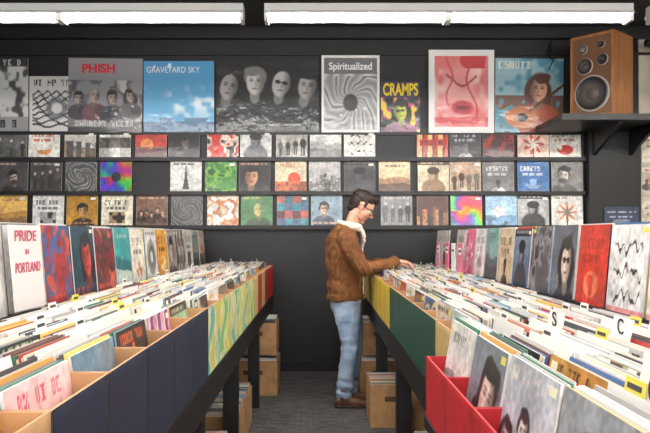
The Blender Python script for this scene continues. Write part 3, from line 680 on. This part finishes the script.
for nm,bx,by in(('boot_right',-.06,-.1),('boot_left',0,.105)):
    up=loft([(bx-.002,by,.15),(bx,by,.09),(bx+.015,by,.055)],[.05,.05,.048],ref=(0,1,0))
    ft=loft([(bx-.045,by,.045),(bx+.02,by,.052),(bx+.1,by-.004,.045),(bx+.175,by-.006,.034),(bx+.205,by-.006,.03)],[(.036,.036),(.04,.044),(.044,.036),(.043,.028),(.03,.022)],ref=(0,1,0))
    so_=loft([(bx-.06,by,.012),(bx+.03,by,.012),(bx+.12,by-.004,.012),(bx+.215,by-.006,.012)],[(.036,.0115),(.04,.0115),(.047,.0115),(.03,.0115)],ref=(0,1,0))
    build(nm,[up,ft,so_],[M_boot,M_sole],.005,2,None,lambda c:1 if c.z<.022 else 0)
HP=Matrix.Rotation(math.radians(34),3,'Y'); HC=Vector((.092,0,1.618))
def hx(part): return ([tuple(HP@Vector(p)+HC) for p in part[0]],part[1])
hd_=[ellip((-.012,0,.035),(.098,.076,.083)),ellip((.03,0,-.03),(.062,.06,.078)),ellip((.066,0,-.098),(.022,.026,.02)),ellip((.022,0,-.072),(.06,.054,.036)),
 loft([(.086,0,.018),(.1,0,-.004),(.112,0,-.026)],[(.008,.008),(.01,.009),(.014,.011)]),ellip((.09,.011,-.033),(.01,.008,.007)),ellip((.09,-.011,-.033),(.01,.008,.007)),
 ellip((.077,0,.03),(.016,.048,.011)),ellip((.086,0,-.058),(.011,.024,.0065)),ellip((.084,0,-.071),(.011,.022,.007)),
 ellip((.055,.036,-.02),(.03,.024,.025)),ellip((.055,-.036,-.02),(.03,.024,.025)),
 ellip((-.004,.078,-.002),(.017,.009,.03),Matrix.Rotation(-.15,3,'Y')),ellip((-.004,-.078,-.002),(.017,.009,.03),Matrix.Rotation(-.15,3,'Y'))]
hd_=[hx(p) for p in hd_]
neck=loft([(.05,0,1.6),(.028,0,1.545),(.0,0,1.44)],[(.050,.048),(.052,.05),(.06,.062)],ref=(1,0,0))
HI=HP.inverted()
def hm(c):
    q=HI@(Vector(c)-HC)
    if q.x>.076 and abs(q.y)<.024 and -.078<q.z<-.052: return 2
    if q.z<-.045 and q.x>-.01 and q.z>-.13: return 1
    return 0
build('head',hd_+[neck],[M_skin,M_stub,M_lip],.0032,2,None,hm)
hr=[ellip((-.026,0,.068),(.1,.086,.068)),ellip((-.062,0,.02),(.058,.078,.08)),ellip((.045,0,.104),(.05,.062,.03),Matrix.Rotation(-.2,3,'Y')),ellip((.07,.015,.098),(.028,.045,.022)),
 ellip((.012,.074,.03),(.016,.01,.034)),ellip((.012,-.074,.03),(.016,.01,.034)),ellip((-.07,0,-.045),(.035,.055,.04))]
def hdp(c):
    q=HI@(Vector(c)-HC)
    return .004*mnoise.noise(Vector((q.x*25,q.y*70,q.z*40)))+.005*mnoise.noise(Vector((q.x*14,q.y*30,q.z*14)))
build('hair',[hx(p) for p in hr],[M_hair],.004,1,hdp)
ey=MB()
for sy in(-1,1):
    v,f=hx(ellip((.076,sy*.031,.004),(.012,.013,.012))); ey.raw(v,f,(235,232,228),0)
    v,f=hx(ellip((.086,sy*.031,.001),(.0035,.006,.006))); ey.raw(v,f,(50,36,28),0)
    v,f=hx(ellip((.083,sy*.031,.026),(.006,.02,.0035))); ey.raw(v,f,(52,38,30),0)
    v,f=hx(ellip((.080,sy*.031,.012),(.01,.0145,.005))); ey.raw(v,f,(196,142,118),0)
ey.obj('eyes',[M_edge],parent=man,smooth=True)
gl=MB()
for sy in(-1,1):
    pts=[]
    for k in range(21):
        t=2*math.pi*k/20; pts.append((.105,sy*.033+.025*math.cos(t),-.001+.02*math.sin(t)))
    v,f=hx(loft(pts,[.003]*21,ref=(1,0,0),seg=6,steps=1,round_ends=False)); gl.raw(v,f,(28,24,24),0)
    v,f=hx(loft([(.105,sy*.058,.006),(.06,sy*.08,.01),(-.01,sy*.086,.012),(-.03,sy*.084,-.005)],[.003]*4,ref=(0,.1,1),seg=6,steps=3)); gl.raw(v,f,(28,24,24),0)
v,f=hx(loft([(.105,-.008,.003),(.108,0,.006),(.105,.008,.003)],[.002]*3,ref=(1,0,0),seg=6)); gl.raw(v,f,(28,24,24),0)
gl.obj('glasses',[M_edge],parent=man)
def hand(name,wr,fw,side,drop):
    fw=Vector(fw).normalized(); up=Vector((0,0,1)); ac=up.cross(fw).normalized()*side; dn=fw.cross(ac).normalized()
    if dn.z>0: dn=-dn
    Wp=Vector(wr)
    def Q(a,b,c): return tuple(Wp+fw*a+ac*b+dn*c)
    parts=[loft([Q(-.04,0,0),Q(.0,0,0),Q(.03,.0,.002),(Q(.06,-.001,.004)),Q(.085,-.002,.006)],[(.026,.022),(.027,.019),(.036,.017),(.041,.015),(.037,.012)],ref=tuple(ac))]
    for k,(b,ln,r) in enumerate(((.028,.072,.0088),(.009,.08,.0092),(-.011,.074,.0088),(-.03,.058,.0078))):
        a0=.082-(.006 if k==3 else 0); bend=[.3,.7,1.05] if drop else [.2,.6,.9]
        segs=[.45,.32,.25]; pts=[Q(a0-.025,b*.9,.005),Q(a0,b,.006)]; a,c=a0,.006
        bb=b
        for sg,bn in zip(segs,bend):
            a+=ln*sg*math.cos(bn+.06*k); c+=ln*sg*math.sin(bn+.06*k); bb+=b*.06; pts.append(Q(a,bb,c))
        parts.append(loft(pts,[r,r,r*.95,r*.88,r*.75],ref=tuple(ac),seg=12,steps=3))
    parts.append(loft([Q(.015,.022,.006),Q(.035,.046,.014),Q(.062,.056,.026),Q(.082,.05,.036)],[.014,.012,.0105,.0085],ref=tuple(dn),seg=12,steps=3))
    build(name,parts,[M_skin],.0026,1)
hand('hand_right',(.362,-.155,1.176),(.9,.32,-.03),1,True)
hand('hand_left',(.392,.09,1.172),(.9,-.35,-.02),-1,True)

# ---------------------------------------------------------------- world + camera
w=bpy.data.worlds.new('World'); scene.world=w; w.use_nodes=True
w.node_tree.nodes['Background'].inputs[0].default_value=(.9,.95,1,1); w.node_tree.nodes['Background'].inputs[1].default_value=5.0
cd=bpy.data.cameras.new('camera'); cd.sensor_width=36; cd.lens=F*36/650; cd.shift_x=6/650; cd.shift_y=18.5/650
cam=bpy.data.objects.new('camera',cd); cam.location=(0,0,EYE); cam.rotation_euler=(math.pi/2,0,0); scene.collection.objects.link(cam)
cd.clip_start=.05
scene.camera=cam
